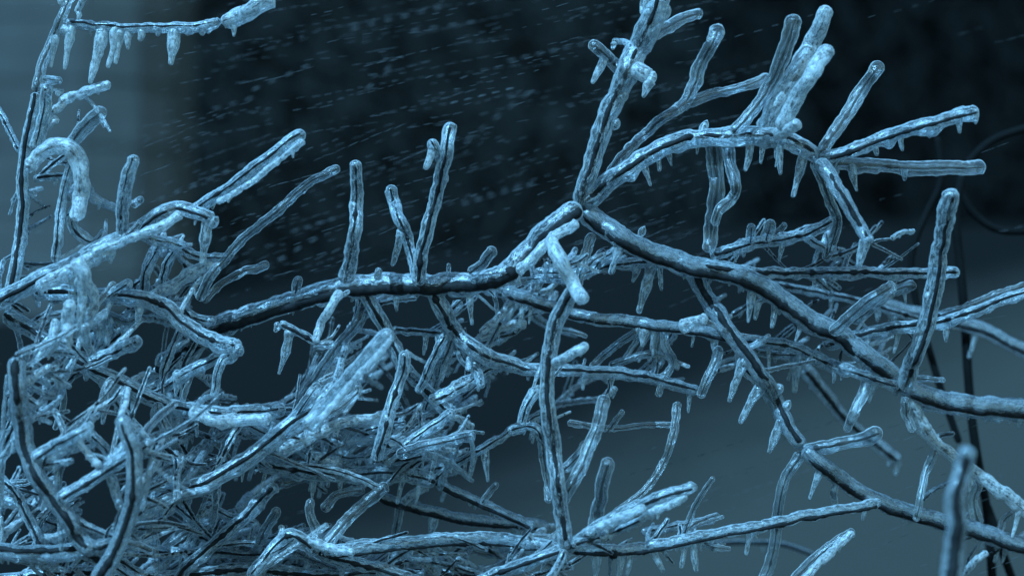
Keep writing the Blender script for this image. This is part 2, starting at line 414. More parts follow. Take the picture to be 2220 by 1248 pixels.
# clear upright twig and its side arm
A.seg('twig', 10, 3, 'c', pp('1305,395 1345,342 1395,292 1440,255 1480,228 1500,195 1520,140 1545,90 1560,58'), .02, .05, ir1=16, rough=.22)
A.seg('twig', 12, 2, 'c', pp('1480,228 1530,210 1580,196 1630,184 1665,165'), .04, .07)
A.blob(1525,278,15,'m')
A.seg('twig', 14, 2.5, 'c', pp('1588,288 1620,255 1660,200 1690,140 1708,90 1727,32'), -.03, -.05, ir1=18)
A.seg('twig', 26, 3, 'f', pp('1655,290 1685,225 1722,165 1757,100 1780,50 1792,10'), -.02, -.04, ir1=18, rough=.1)
A.seg('twig', 17, 2.5, 'f', pp('1690,280 1720,220 1755,165 1785,120 1800,98'), -.05, -.07, ir1=16)
A.seg('twig', 14, 2, 'f', pp('1680,296 1712,278 1735,266'), -.04, -.07, rough=.3)
A.blob(1665,262,22,'m').blob(1700,290,14,'f')
A.seg('twig', 18, 3, 'c', pp('1545,300 1550,350 1554,400 1547,450 1540,500 1534,545'), .0, .02, ir1=15)
A.seg('twig', 14, 2.5, 'c', pp('1575,305 1582,350 1596,405 1588,428 1562,450 1546,490'), -.01, -.02, ir1=10)
for a in ((1628,315,1615,372,9),(1692,305,1692,380,9),(1738,335,1718,428,10),(1412,372,1411,404,7),(1436,350,1430,372,7),(1457,338,1456,360,6),(1845,355,1858,415,8),(1815,365,1812,390,8)): A.ici(*a)
# right hand fan
A.seg('twig', 14, 3.5, 'c', pp('1775,340 1800,300 1838,245 1870,192 1895,155 1908,142'), -.03, -.01, ir1=16)
A.seg('twig', 15, 4, 'm', pp('1778,345 1850,325 1920,298 2000,272 2070,252 2124,240'), -.03, -.06, ir1=17, drip=1.0)
for a in ((1960,305,1957,328,7),(2020,285,2015,300,8),(2083,268,2081,290,8),(1900,320,1902,338,8)): A.ici(*a)
A.seg('twig', 14, 2.5, 'c', pp('1785,352 1870,357 1950,362 2050,364 2135,362'), -.03, 0, ir1=16).ici(1962,372,1961,392,7)
A.seg('twig', 16, 6, 'g', pp('1775,348 1800,380 1828,430 1858,480 1884,528'), -.03, -.07, wr1=5)
A.ici(1872,520,1862,580,12,'m')
A.seg('twig', 12, 2, 'c', pp('1762,345 1782,390 1800,440 1815,480 1802,530 1788,565'), -.01, .03)
# upright twigs on the spine
A.seg('twig', 17, 3, 'm', pp('750,614 760,560 768,500 774,440 773,390 770,348'), -.01, -.04, ir1=13)
A.seg('twig', 15, 4, 'm', pp('905,622 912,560 926,500 942,440 956,380 968,320 978,268'), .0, -.03, ir1=15)
A.seg('twig', 12, 3, 'm', pp('905,605 895,560 884,520 868,480 852,435 845,402'), .0, .03, ir1=14).ici(868,495,850,577,9)
A.seg('twig', 12, 2, 'm', pp('955,345 942,322 932,300'), -.02, -.04, ir1=14).ici(926,320,921,368,9,'f')
A.blob(966,390,10,'f').blob(860,455,14,'m')
A.seg('twig', 9, 2, 'm', pp('818,606 820,594 821,586'), -.01, -.02)
A.seg('twig', 11, 2, 'c', pp('640,635 645,612 650,598'), -.01, -.02)
A.seg('twig', 5, 0, 'c', pp('972,590 973,580 973,570'), -.01, -.02)
A.seg('twig', 11, 2.5, 'c', pp('1018,592 1045,570 1072,538'), -.01, -.03, ir1=13)
A.blob(1212,458,9,'c').blob(1112,600,22,'f',dx=.5,dy=-.5).blob(1130,575,17,'f')
A.seg('twig', 12, 0, 'f', pp('1120,590 1155,560 1195,515 1225,500 1252,482'), -.03, -.02, rough=.4)
A.seg('twig', 15, 0, 'f', pp('1190,518 1212,560 1240,612 1266,652'), -.08, -.10, ir1=16)
A.seg('twig', 10, 2, 'f', pp('738,630 715,668 695,705 682,745'), -.04, -.05, ir1=9)
A.seg('twig', 10, 4, 'm', pp('605,698 650,722 690,742'), .0, -.01)
A.ici(858,640,860,676,7).ici(1020,640,1024,705,7).ici(630,712,604,812,10).ici(600,700,595,720,8)
A.blob(1392,502,13,'c').blob(2010,640,8,'f')
# under the spine
A.seg('twig', 19, 4, 'm', pp('928,612 942,640 962,680 985,718 1030,755 1080,780 1140,796 1180,802'), .02, .03, ir1=14, rough=.2)
A.seg('twig', 14, 3, 'g', pp('1180,802 1250,803 1330,808 1400,817 1460,832 1515,848'), .03, .05, ici=3)
A.seg('twig', 16, 4, 'm', pp('788,622 800,648 828,700 858,760 880,800 920,840 960,880 988,898'), .02, .05, ir1=14)
A.seg('twig', 9, 3, 'm', pp('850,714 920,720 965,724'), .03, .03, ici=2)
A.seg('twig', 13, 2.5, 'c', pp('790,665 775,700 740,742 705,790 672,835 640,878 590,898'), .03, .06)
A.seg('twig', 12, 2, 'm', pp('985,725 968,770 950,812 935,850 920,895'), .03, .06)
A.seg('twig', 12, 2, 'm', pp('985,715 1000,770 1030,800 1045,840'), .03, .02).ici(952,770,955,828,8)
A.seg('twig', 11, 2, 'm', pp('968,720 945,765 925,810 905,850'), .02, .04)
A.blob(1030,790,18,'m').blob(1000,760,16,'m')
A.seg('twig', 10, 2, 'f', pp('1035,735 1075,715 1115,700 1140,705'), .04, .05, rough=.4)
A.seg('twig', 9, 2, 'f', pp('1040,722 1080,690 1110,650 1140,625'), .03, .04)
A.ici(1110,650,1098,700,9,'f').ici(1085,640,1092,668,8,'f').ici(1140,650,1135,690,8)
A.seg('twig', 12, 1.5, 'c', pp('1285,505 1270,550 1258,590 1250,625'), .01, .0)
A.seg('twig', 11, 1.5, 'c', pp('1310,540 1290,580 1250,600 1160,605 1100,620'), .03, .05, rough=.3)
A.seg('twig', 11, 2, 'm', pp('1430,565 1340,572 1260,590 1160,590'), .04, .06, rough=.3)
for a in ((1338,535,1322,595,9),(1378,560,1371,612,9),(1418,590,1384,680,12),(1437,590,1434,630,7),(1620,640,1622,700,9),(1640,648,1636,694,9),(1676,655,1673,712,9),(1728,700,1724,740,6)): A.ici(*a)
A.seg('twig', 10, 3, 'g', pp('1560,600 1650,612 1750,630 1850,650 1950,680 2010,700'), .10, .14, ici=6)
# long straight arm to the right
A.seg('twig', 13, 4, 'm', pp('1520,575 1600,586 1680,592 1760,590 1850,590 1950,592 2010,592 2082,590'), .02, .06, ir1=12, ici=5)
A.seg('twig', 14, 3, 'm', pp('1540,555 1600,535 1660,522 1740,508 1812,472'), .03, .05, ici=3, rough=.3)
A.seg('twig', 12, 1.5, 'c', pp('1628,525 1628,505 1628,488'), .02, .01)
A.seg('twig', 14, 1.5, 'c', pp('1660,520 1668,495 1675,475'), .02, .01)
A.seg('twig', 8, 1, 'c', pp('1680,510 1695,495 1702,484'), .02, .01)
A.seg('twig', 10, 2, 'g', pp('1742,512 1790,540 1840,570 1860,582'), .06, .07)
A.seg('twig', 14, 2.5, 'c', pp('1800,722 1850,680 1900,640 1940,618'), .02, -.01, ir1=13)
A.seg('twig', 12, 2, 'c', pp('1850,700 1900,655 1950,625 1988,618'), .05, .04).ici(1963,630,1964,660,5)
A.seg('twig', 14, 4, 'm', pp('1790,752 1860,728 1960,708 2040,700 2100,680 2160,655 2240,628'), .06, .02, ici=3)
A.seg('twig', 11, 2.5, 'c', pp('2020,690 2080,672 2150,645 2240,612'), .07, .08)
# spike
A.seg('twig', 19, 5, 'm', pp('1958,838 1985,770 2008,700 2026,620 2038,540 2050,470 2064,412'), .02, -.06, ir1=20, wr1=3)
A.seg('twig', 16, 3, 'f', pp('1965,850 1990,905 2020,950 2060,985 2110,1022 2165,1062 2240,1120'), .06, .07, rough=.3, ici=3)
A.seg('twig', 10, 2, 'c', pp('1960,860 1966,900 1980,935'), .05, .04, rough=.35)
A.seg('twig', 10, 1.5, 'c', pp('2030,975 2008,1020 1996,1070 1986,1130'), .06, .05, ir1=8)
A.seg('twig', 7, 1, 'c', pp('1985,820 2020,822 2050,824'), .06, .05)
A.seg('twig', 10, 1.5, 'm', pp('2000,880 2060,888 2130,898 2240,910'), .08, .08, rough=.4)
A.seg('twig', 14, 0, 'c', pp('1892,792 1882,815 1872,850 1852,890 1835,935'), .05, .04, ir1=9)
# steep lower fork
A.seg('twig', 19, 8, 'g', pp('1480,560 1500,585 1530,640 1565,695 1605,750 1645,805 1680,860 1705,915 1742,972'), .03, .03, up=.0, wr1=6, rough=.15)
A.seg('twig', 18, 7, 'g', pp('1742,972 1785,1008 1830,1042 1880,1075 1950,1102 2040,1128 2120,1150 2240,1190'), .03, .10, up=.35, wr1=7, rough=.08, capb=False)
A.seg('twig', 12, 3.5, 'c', pp('1742,974 1800,964 1860,952 1912,934'), .03, .0, ir1=16)
A.seg('twig', 12, 2, 'c', pp('1740,978 1705,1030 1690,1085 1682,1150 1672,1210 1650,1270'), .03, .05, ir1=13)
A.blob(1688,842,17,'m').blob(1705,880,15,'m')
A.seg('twig', 14, 2.5, 'm', pp('1590,735 1660,742 1720,752 1790,785 1860,810 1950,838'), .07, .05, ici=5, rough=.3)
A.seg('twig', 10, 2.5, 'c', pp('1600,742 1640,760 1700,770 1780,765'), .08, .09, ici=3)
A.seg('twig', 15, 6, 'g', pp('1738,790 1770,830 1810,880 1840,915 1890,955 1950,1000'), .22, .26)
for a in ((1590,790,1580,872,10),(1640,835,1604,918,11),(1692,905,1666,982,10),(1732,775,1722,852,10),(1755,740,1770,790,9),(1762,1035,1754,1082,8),(1955,990,1940,1030,8)): A.ici(*a)
A.seg('twig', 9, 0, 'c', pp('1818,1030 1808,1066 1810,1092'), .05, .05)
A.seg('twig', 12, 2, 'c', pp('1560,750 1548,790 1530,830 1515,862'), .03, .03)
A.seg('twig', 12, 3, 'm', pp('1700,940 1690,900 1655,840 1615,800 1600,760'), .05, .04, rough=.3)
# second line under the spine
A.seg('twig', 15, 6, 'g', pp('1090,628 1150,650 1240,678 1300,690 1360,697 1420,706 1480,712 1540,722 1600,738'), .03, .04, up=.3, ici=6, rough=.15)
A.seg('twig', 14, 2, 'f', pp('1470,708 1500,698 1532,690'), .02, .01, rough=.4)
A.ici(1396,708,1392,752,11,'f').ici(1380,705,1392,730,10,'f')
A.seg('twig', 9, 1, 'c', pp('1440,712 1442,750 1460,785 1438,822 1425,860'), .04, .04)
A.seg('twig', 10, 1.5, 'c', pp('1435,718 1425,760 1430,800'), .05, .05)
A.seg('twig', 9, 1.5, 'c', pp('1385,715 1340,745 1300,778 1280,798'), .04, .05)
A.seg('twig', 9, 1.5, 'c', pp('1320,792 1370,775 1425,762'), .05, .05)
A.seg('twig', 11, 1.5, 'c', pp('1485,862 1480,820'), .04, .04) if False else None

# ---- vertical branch, bottom centre
B = BR('ice glazed branch running straight down the lower middle to a knot near the bottom edge', -.06)
B.seg('stem', 17, 6, 'm', pp('1252,618 1230,650 1206,700 1192,760 1186,822 1190,900 1200,975 1208,1050 1218,1120 1228,1188'), -.02, .0, wr1=5, rough=.15)
B.seg('twig', 12, 2, 'f', pp('1195,792 1235,770 1275,745'), -.01, -.03, ir1=10)
B.seg('twig', 14, 2.5, 'c', pp('1215,1095 1250,1030 1280,965 1300,905 1312,858'), .0, .02, ir1=15)
B.seg('twig', 12, 2, 'c', pp('1220,1020 1255,985 1275,955'), .02, .03)
B.seg('stem', 14, 4, 'm', pp('1228,1188 1300,1190 1380,1189 1450,1176 1550,1155 1650,1138 1750,1116 1840,1100 1908,1088'), .0, .05, ir1=11, wr1=3, ici=10, up=.3)
B.seg('twig', 14, 4, 'm', pp('1228,1188 1290,1145 1370,1100 1440,1072 1512,1055'), .0, -.04, ir1=12, rough=.2)
B.seg('twig', 9, 0, 'f', pp('1300,1165 1360,1140 1420,1108 1490,1075'), -.01, -.04, rough=.45)
B.seg('twig', 10, 0, 'f', pp('1270,1155 1330,1128 1400,1098'), -.02, -.05, rough=.45)
B.seg('twig', 9, 2.5, 'm', pp('1240,1180 1310,1160 1380,1130 1440,1100'), -.02, -.03, rough=.4)
B.seg('twig', 16, 4, 'c', pp('1288,1165 1293,1118 1300,1075 1310,1035 1319,990'), .0, -.02, ir1=15)
B.seg('twig', 7, 2.5, 'c', pp('1330,1110 1390,1068 1435,1010 1460,940 1469,870'), .03, .05, ir1=10)
B.seg('twig', 7, 1.5, 'c', pp('1230,915 1330,928 1400,920 1466,920'), .05, .05)
B.seg('twig', 7, 1.5, 'c', pp('1318,935 1335,910 1352,888'), .04, .03)
B.seg('twig', 7, 1.5, 'c', pp('1480,1168 1500,1112 1520,1072 1547,1032'), .02, .01)
B.seg('twig', 11, 2, 'g', pp('1390,1155 1470,1138 1552,1125'), .05, .07)
B.seg('twig', 15, 4, 'm', pp('1228,1188 1180,1205 1130,1222 1060,1250 1010,1275'), .0, .02)
B.seg('twig', 10, 3, 'm', pp('1225,1190 1212,1220 1185,1262'), .0, -.03)
B.seg('twig', 10, 2, 'c', pp('1172,930 1178,980 1185,1040 1190,1090'), .05, .05, rough=.3)
B.seg('twig', 14, 2, 'm', pp('1165,840 1140,880 1128,925'), .03, .03, ir1=9)
B.seg('twig', 11, 2, 'm', pp('1100,935 1140,925 1165,935 1180,980'), .04, .05, rough=.4)
for a in ((1295,1205,1290,1262,9),(1350,1205,1340,1262,9),(1415,1205,1440,1240,8),(1505,1180,1510,1240,9)): B.ici(*a)

C = BR('slender iced twig climbing steeply in the bottom right beside the long straight arm', .02)
C.seg('stem', 8, 2.5, 'f', pp('1735,1262 1780,1215 1820,1180 1850,1152'), -.01, .02, ir1=10, rough=.35)
C.seg('twig', 11, 2, 'c', pp('1715,1262 1762,1212 1810,1175 1852,1148'), .01, .03)

# ---- bow that hangs below the spine
E = BR('black cored twig sloping gently down to the right below the centre, thinly iced', .08)
E.seg('stem', 13, 8, 'g', pp('820,1072 870,1090 940,1108 1020,1126 1100,1132 1190,1140'), 0, .03, wr1=4, up=.3, ici=2)
E.seg('twig', 9, 2, 'f', pp('872,1088 900,1068 930,1055'), 0, -.01)
E.seg('twig', 10, 2, 'c', pp('870,1092 862,1130 855,1175'), 0, .01).ici(940,1115,930,1172,10)
F = BR('iced twig ending beneath the vertical branch after crossing the lower middle from left', .03)
F.seg('stem', 19, 3.5, 'm', pp('555,1000 620,1015 700,1024 780,1026 840,1022 900,1030 945,1045'), 0, .02, rough=.12, ici=12, capb=False)
F.seg('stem', 11, 5, 'g', pp('945,1045 1010,1075 1060,1098 1110,1120 1160,1142'), .02, .04, up=.2)
F.seg('twig', 10, 2, 'm', pp('935,1045 980,1010 1040,975 1090,945 1130,920 1190,888'), .02, .05, rough=.35, ici=3)
F.seg('twig', 8, 1.5, 'c', pp('1045,1090 1062,1065 1078,1045'), .02, .01)
F.ici(1060,985,1058,1045,8)
F.seg('twig', 14, 3, 'c', pp('692,1198 740,1140 790,1090 840,1048'), -.02, .0)
F.seg('twig', 11, 2, 'c', pp('700,1105 735,1070 790,1062'), .0, .02)
G = BR('pale fat frosted twig standing out in front of the tangle left of centre', -.09)
G.seg('stem', 18, 0, 'm', pp('660,925 705,880 750,825 790,782 825,742 850,716'), .01, -.02, ir1=17, rough=.1)
G.seg('twig', 8, 0, 'f', pp('690,912 735,862 775,815 820,768 848,735'), -.012, -.03, rough=.3)
G.seg('twig', 10, 2, 'c', pp('700,905 740,880 775,850 772,830'), .02, .03)
H = BR('long iced bough with thin dark core rising across the lower left towards the frosted twig', -.03)
H.seg('stem', 20, 5, 'm', pp('285,1130 330,1095 372,1068 430,1055 500,1018 560,978 620,930 680,888 735,835'), 0, .02, wr1=3, rough=.15, ici=4)
H.seg('twig', 10, 3, 'g', pp('378,1068 384,1020 380,975'), 0, -.01)
H.seg('twig', 13, 2, 'c', pp('600,945 640,905 670,860 690,830'), .01, .0)
H.seg('twig', 14, 2, 'f', pp('600,980 680,940 760,910 860,900'), .03, .05, rough=.4)
H.seg('twig', 15, 3, 'm', pp('815,1000 835,930 850,870 872,810 880,760'), .02, .03)
H.seg('twig', 13, 2, 'm', pp('830,1000 900,950 950,915 985,890'), .03, .04)
H.seg('twig', 12, 2, 'c', pp('860,985 930,965 990,950 1030,942'), .02, .0)
H.seg('twig', 14, 2, 'm', pp('930,870 980,850 1060,800 1110,790'), .05, .07, rough=.35)
H.seg('twig', 11, 2, 'm', pp('1000,890 985,950 985,940'), .04, .04) if False else None
I = BR('nearly level iced branch along the bottom edge left of the knot', .0)
I.seg('stem', 15, 3, 'm', pp('700,1198 760,1190 850,1180 950,1170 1050,1167 1130,1174 1215,1190'), 0, .02, rough=.12, up=.4)
I.seg('stem', 13, 4, 'm', pp('690,1198 760,1215 850,1240 930,1270'), .0, .02)
I.seg('twig', 15, 3, 'm', pp('690,1198 640,1160 600,1180 540,1250'), -.01, -.02)
I.seg('twig', 11, 2, 'c', pp('690,1190 685,1150 670,1110 675,1080'), .0, .01)

# ---- left part
J = BR('upright thin branch near the left edge with a fringe of icicles along its top arm', .0)
J.seg('stem', 16, 5, 'm', pp('18,650 34,585 44,520 50,450 50,385 55,325 66,260 78,200'), -.02, 0, wr1=4, rough=.15, ir1=11, capb=False)
J.seg('stem', 11, 3, 'c', pp('78,200 92,140 112,90 132,42 160,-20'), 0, .02, ir1=10)
J.seg('twig', 12, 2, 'm', pp('140,48 200,56 260,62 340,60 420,60 480,46'), .01, .0, rough=.3, drip=1.2)
J.seg('twig', 15, 2, 'f', pp('478,48 520,34 550,18 590,-12'), .0, -.02, ir1=22, rough=.25)
J.ici(378,85,370,142,13,'f')
for a in ((130,78,110,148,8),(155,75,140,152,9),(222,90,195,182,12),(250,75,233,148,10),(262,85,250,140,9),(275,70,278,108,8),(306,70,302,90,9),(345,70,342,80,9),(413,68,408,78,9),(443,64,440,78,9),(505,50,507,80,8)): J.ici(*a, 'f')
J.seg('twig', 9, 0, 'f', pp('130,-20 133,5 136,10'), 0, 0)
J.seg('twig', 9, 1.5, 'f', pp('190,-25 178,5 165,30'), 0, 0)
J.blob(250,68,16).blob(145,65,12,'f',dx=1.4,dy=0)
J.seg('twig', 15, 2, 'm', pp('78,330 92,270 100,215 104,182'), -.02, -.04)
J.seg('twig', 10, 1.5, 'c', pp('92,172 115,172 135,176'), -.04, -.05)
J.seg('twig', 11, 2, 'f', pp('112,245 145,215 190,197 240,180'), -.02, -.01, rough=.5)
J.seg('twig', 8, 1, 'f', pp('98,278 115,262 125,255'), -.03, -.03, rough=.5)
J.seg('twig', 8, 2, 'g', pp('44,330 22,285 -10,225'), 0, .02)
K = BR('frosted arching branch at left whose crook carries a short clear shoot', -.05)
K.seg('stem', 17, 3, 'f', pp('60,365 90,330 120,318 148,320 168,345 174,390 172,430 162,480'), 0, .0, rough=.3)
K.seg('twig', 14, 2, 'c', pp('152,315 178,280 205,255 228,234'), 0, -.02, ir1=15)
K.seg('twig', 14, 0, 'g', pp('174,385 195,420 225,440 260,455'), .02, .06, ir1=9)
K.seg('twig', 14, 2, 'm', pp('168,440 160,490 200,525 230,500'), .03, .04, rough=.4)
K.seg('twig', 12, 2, 'm', pp('120,570 128,500 134,440 148,380 158,350'), .0, .01, rough=.3)
K.seg('twig', 9, 3, 'm', pp('75,388 110,384 145,382'), .01, .01)
L = BR('iced branch slanting up right from the left edge to a blob with one long icicle', -.03)
L.seg('stem', 21, 5, 'm', pp('-20,660 25,638 90,602 150,576 220,537 290,500 345,465 385,450 430,462 466,480'), 0, -.01, wr1=3, rough=.16, ir1=15, drip=.6)
L.seg('twig', 16, 2, 'f', pp('250,540 200,560 140,592 80,625'), -.02, -.02, rough=.35)
L.seg('twig', 11, 2, 'f', pp('395,462 360,485 310,505 200,550'), -.03, -.03, rough=.35)
L.seg('twig', 14, 2.5, 'm', pp('408,468 455,435 520,390 580,345 625,308 662,286'), 0, -.02, ir1=15, rough=.12)
L.seg('twig', 7, 0, 'f', pp('470,440 540,398 600,350 660,305'), -.03, -.045, rough=.3)
L.seg('twig', 15, 2, 'm', pp('262,520 266,455 276,395 293,335'), 0, -.03, ir1=15)
L.seg('twig', 9, 1, 'c', pp('282,445 298,438 306,432'), 0, -.01)
L.ici(446,480,438,575,12,'m').ici(240,545,240,572,8,'f').blob(462,482,18,'m')
L.seg('twig', 11, 2, 'c', pp('430,650 455,600 490,560 530,515 600,458 660,405 735,362'), .02, .0, ir1=10)
L.seg('twig', 8, 1.5, 'c', pp('440,655 480,615 530,588 584,571'), .03, .04, ir1=9)
L.seg('twig', 13, 2, 'm', pp('290,500 340,520 405,535'), .0, .02)
L.seg('twig', 10, 2, 'm', pp('395,540 440,556 500,556'), .02, .02)
L.seg('twig', 11, 2, 'm', pp('310,640 315,590 335,550 350,520'), .03, .03, rough=.4)
L.seg('twig', 9, 2, 'm', pp('350,615 362,570 380,540'), .03, .03)
L.seg('twig', 14, 2, 'f', pp('320,650 370,620 420,590 470,560'), .03, .02, rough=.4)
M = BR('forked twig with a fine black core running out right below the slanting branch', -.01)
M.seg('stem', 18, 4, 'm', pp('70,635 150,636 220,642 300,645 350,662 400,700 455,735 522,755'), 0, -.02, wr1=3, rough=.14)
M.seg('twig', 14, 2, 'm', pp('215,652 250,632 284,610'), 0, -.02)
M.seg('twig', 12, 2, 'm', pp('330,655 380,668 430,690 470,695'), .01, .02)
M.seg('twig', 13, 1.5, 'm', pp('522,755 500,770 478,790 462,862'), -.02, -.02, ir1=9)
M.seg('twig', 14, 2, 'm', pp('518,758 450,785 400,810 345,850'), 0, .02)
M.seg('twig', 11, 2, 'm', pp('345,860 358,800 380,740 395,705'), .02, .02, rough=.3)
M.seg('twig', 10, 2, 'c', pp('220,675 270,695 300,690'), .01, .0, ici=5)
M.ici(205,690,215,750,10).ici(240,690,232,750,10).ici(300,660,298,700,9)
N = BR('curtain like mass of frosted ice hanging down from the slanting branch at left', -.09)
N.seg('stem', 15, 0, 'f', pp('158,560 182,592 200,630 203,665 188,705 182,745'), 0, .02, rough=.45, ir1=7)
N.seg('drip', 12, 0, 'm', pp('170,590 178,640 172,700 165,735'), 0, .01, rough=.4, ir1=6)
N.seg('drip', 10, 0, 'c', pp('150,585 158,640 150,690'), 0, .01, rough=.4, ir1=5)
N.seg('drip', 11, 0, 'm', pp('182,700 190,740 205,778'), 0, .01, rough=.4, ir1=9)
N.seg('drip', 12, 0, 'f', pp('150,650 145,700 150,750'), 0, .0, rough=.4)
N.seg('drip', 12, 0, 'f', pp('120,690 115,740 100,770'), 0, .01, rough=.4)
N.ici(150,700,148,760,10,'f',0)
O = BR('long sagging branch sweeping from left edge under the dark gaps to the lower middle', -.02)
O.seg('stem', 18, 5, 'm', pp('10,680 60,708 120,755 180,790 240,820 300,850 345,872 400,886 470,898 540,893 620,884'), 0, .02, wr1=2, rough=.14, ici=3)
O.seg('twig', 15, 3, 'm', pp('182,792 230,772 270,752 303,737'), -.01, -.03, ir1=14)
O.seg('twig', 14, 0, 'f', pp('410,890 460,908 520,912 590,905'), -.02, -.02, rough=.4)
O.seg('twig', 13, 2, 'm', pp('340,872 355,920 378,960'), .0, .01)
O.seg('twig', 12, 2, 'm', pp('490,895 560,930 630,960 690,1000'), .03, .04)
O.ici(240,830,222,920,10).ici(262,838,250,890,9).ici(385,800,380,860,9).ici(188,800,186,826,8)
Q = BR('bowed branch with thick black bark at far left bending down to the bottom', -.11)
Q.seg('stem', 20, 9, 'g', pp('36,770 42,840 46,910 58,975 84,1040 120,1085 150,1125 172,1165 205,1195'), 0, .0, wr1=7, rough=.1, up=0)
Q.seg('twig', 17, 6, 'g', pp('200,1190 235,1178 262,1160 300,1120'), .0, .02)
Q.seg('twig', 14, 2.5, 'm', pp('68,1000 120,965 165,940 200,920'), .0, -.01)
Q.seg('twig', 9, 0, 'f', pp('162,945 190,980 218,1012'), -.01, -.01)
Q.seg('twig', 12, 2, 'm', pp('190,935 225,970 250,1000'), .02, .03)
Q.seg('twig', 8, 2, 'm', pp('70,1018 120,1005 158,998'), 0, -.01)
Rb = BR('bare blackish twig rising from the bottom edge through the lower left tangle', -.12)
Rb.seg('stem', 18, 9, 'g', pp('205,1270 245,1200 275,1130 290,1060 288,980 272,925 262,900'), 0, -.01, wr1=3, rough=.1)
Rb.seg('twig', 15, 3.5, 'm', pp('125,1085 190,1045 250,1005 330,958'), .01, .0)
Rb.seg('twig', 12, 0, 'f', pp('240,1030 250,1060 262,1105'), .02, .02)
T = BR('low iced branch lying level along the bottom left corner with a dark core', -.07)
T.seg('stem', 19, 7, 'g', pp('-25,1190 40,1197 90,1200 150,1196 215,1192'), 0, 0, wr1=6, rough=.12, up=-.2)
T.seg('twig', 12, 3, 'm', pp('90,1195 76,1150 40,1080 0,1030'), .02, .03)
T.seg('twig', 12, 3, 'm', pp('180,1200 220,1215 260,1235 300,1265'), .0, .01)
U = BR('iced branch coming up from the bottom edge towards the lower middle crossing', .02)
U.seg('stem', 15, 4, 'm', pp('370,1270 420,1215 480,1165 540,1110 600,1050'), 0, .01, rough=.2)
U.seg('twig', 12, 2, 'c', pp('560,1180 580,1140 602,1100'), .0, -.01)
U.seg('twig', 13, 3, 'm', pp('300,1180 380,1200 450,1195 560,1200 690,1196'), .02, .03, rough=.25)
U.seg('twig', 11, 2, 'm', pp('440,1090 500,1120 560,1135'), .03, .04)

W = BR('lowest iced branch, running level along the bottom edge beneath the tangle', .03)
W.seg('stem', 15, 4, 'm', pp('-30,1262 150,1240 330,1252 520,1234 700,1246 900,1234 1120,1264'), 0, .03, wr1=4, rough=.2, ici=4)
# ---- near blurred stub, bottom right
V = BR('blurred pale close up branch stub rising from the bottom edge at right', -.30)
V.seg('stem', 25, 16, 'g', pp('2058,1290 2062,1210 2072,1130 2070,1070 2088,1010 2102,965'), 0, .0, ir1=20, wr1=7, rough=.15)
V2 = BR('iced branch leaving the bottom right corner behind the blurred stub', .10)
V2.seg('stem', 14, 7, 'g', pp('2070,1135 2140,1160 2190,1180 2250,1195'), 0, .02, up=.2, ici=3)
V2.seg('twig', 12, 2, 'c', pp('2125,1140 2110,1090 2118,1050 2105,1020'), 0, 0, rough=.3)
V2.seg('twig', 8, 1.5, 'f', pp('2080,1255 2110,1220 2140,1195'), 0, -.02, rough=.4)
V2.seg('twig', 8, 1.5, 'c', pp('2165,1170 2175,1130 2195,1110'), .0, 0, rough=.3)
V3 = BR('blurred iced branch dropping to the right edge behind the clear arm', .22)
V3.seg('stem', 15, 6, 'g', pp('1880,650 1960,672 2060,695 2140,718 2190,745 2260,780'), 0, .02, up=.2, ici=3)
V4 = BR('soft focus dark twig below the long straight arm near the bottom', .35)
V4.seg('stem', 6, 5, 'g', pp('1540,1180 1600,1175 1700,1180 1790,1215'), 0, .02)

# ---- the filling of the tangle: extra shoots on the branches above
HOLES = [(85,528,22,50),(170,490,24,34),(255,578,62,34),(330,600,12,22),(378,582,16,24),(320,745,38,55),(296,777,44,24),(560,800,95,75),(417,840,30,28),
 (190,850,24,36),(95,944,32,26),(228,944,26,48),(172,1012,44,40),(215,1098,40,44),(302,893,18,36),(380,1162,34,24),(503,1087,24,30),(615,904,22,9),(640,1105,56,36),
 (765,1105,30,34),(800,1145,60,28),(715,1055,14,12),(800,885,46,20),(560,660,140,70),(640,560,200,60),(740,800,10,10),(700,690,20,40),(850,690,40,30),(915,690,30,36),(900,780,22,40),(950,830,30,26),
 (1040,690,36,36),(1090,860,30,50),(1080,905,60,40),(1120,980,80,50),(1010,1010,20,14),(1110,840,14,20),(1150,730,30,40),(1040,1140,120,22),(870,1130,90,24),(950,1130,60,30),
 (1400,950,190,90),(1350,640,150,60),(520,480,150,60),(230,400,60,60),(20,400,0,0),(430,520,20,60),(840,850,20,20),(680,1090,20,20),(1150,1060,60,60),(930,900,10,10),(1010,1080,10,10),(990,1130,30,30)]
def inhole(x, y, m=0):
    return any(((x - a) / (c + m + 1e-6)) ** 2 + ((y - b) / (e + m + 1e-6)) ** 2 < 1 for a, b, c, e in HOLES)
REG = [((-20,680,500,1250), 300, 1), ((-20,1050,620,1255), 80, .8), ((700,880,1200,1060), 60, .8), ((-20,1190,1200,1262), 70, .8), ((-20,330,150,680), 45, .8), ((520,880,1010,1060), 110, 1), ((480,1150,1220,1250), 150, 1),
       ((180,500,480,700), 26, 1), ((620,720,760,900), 16, 1), ((1000,620,1250,720), 22, 1), ((1540,500,1950,640), 34, .7), ((1500,640,2000,820), 36, .8),
       ((1230,1130,1560,1250), 22, .8), ((1200,800,1290,900), 10, .7), ((880,640,1160,880), 55, .8), ((250,520,620,700), 40, .8), ((300,740,700,1010), 60, .9), ((680,620,900,900), 45, .9), ((1150,560,1420,640), 22, .6), ((1280,700,1500,860), 18, .6), ((1980,860,2220,1250), 14, .7), ((1130,560,1480,620), 12, .7), ((560,560,560,560), 0, 1), ((30,170,200,330), 8, .7)]
made = 0
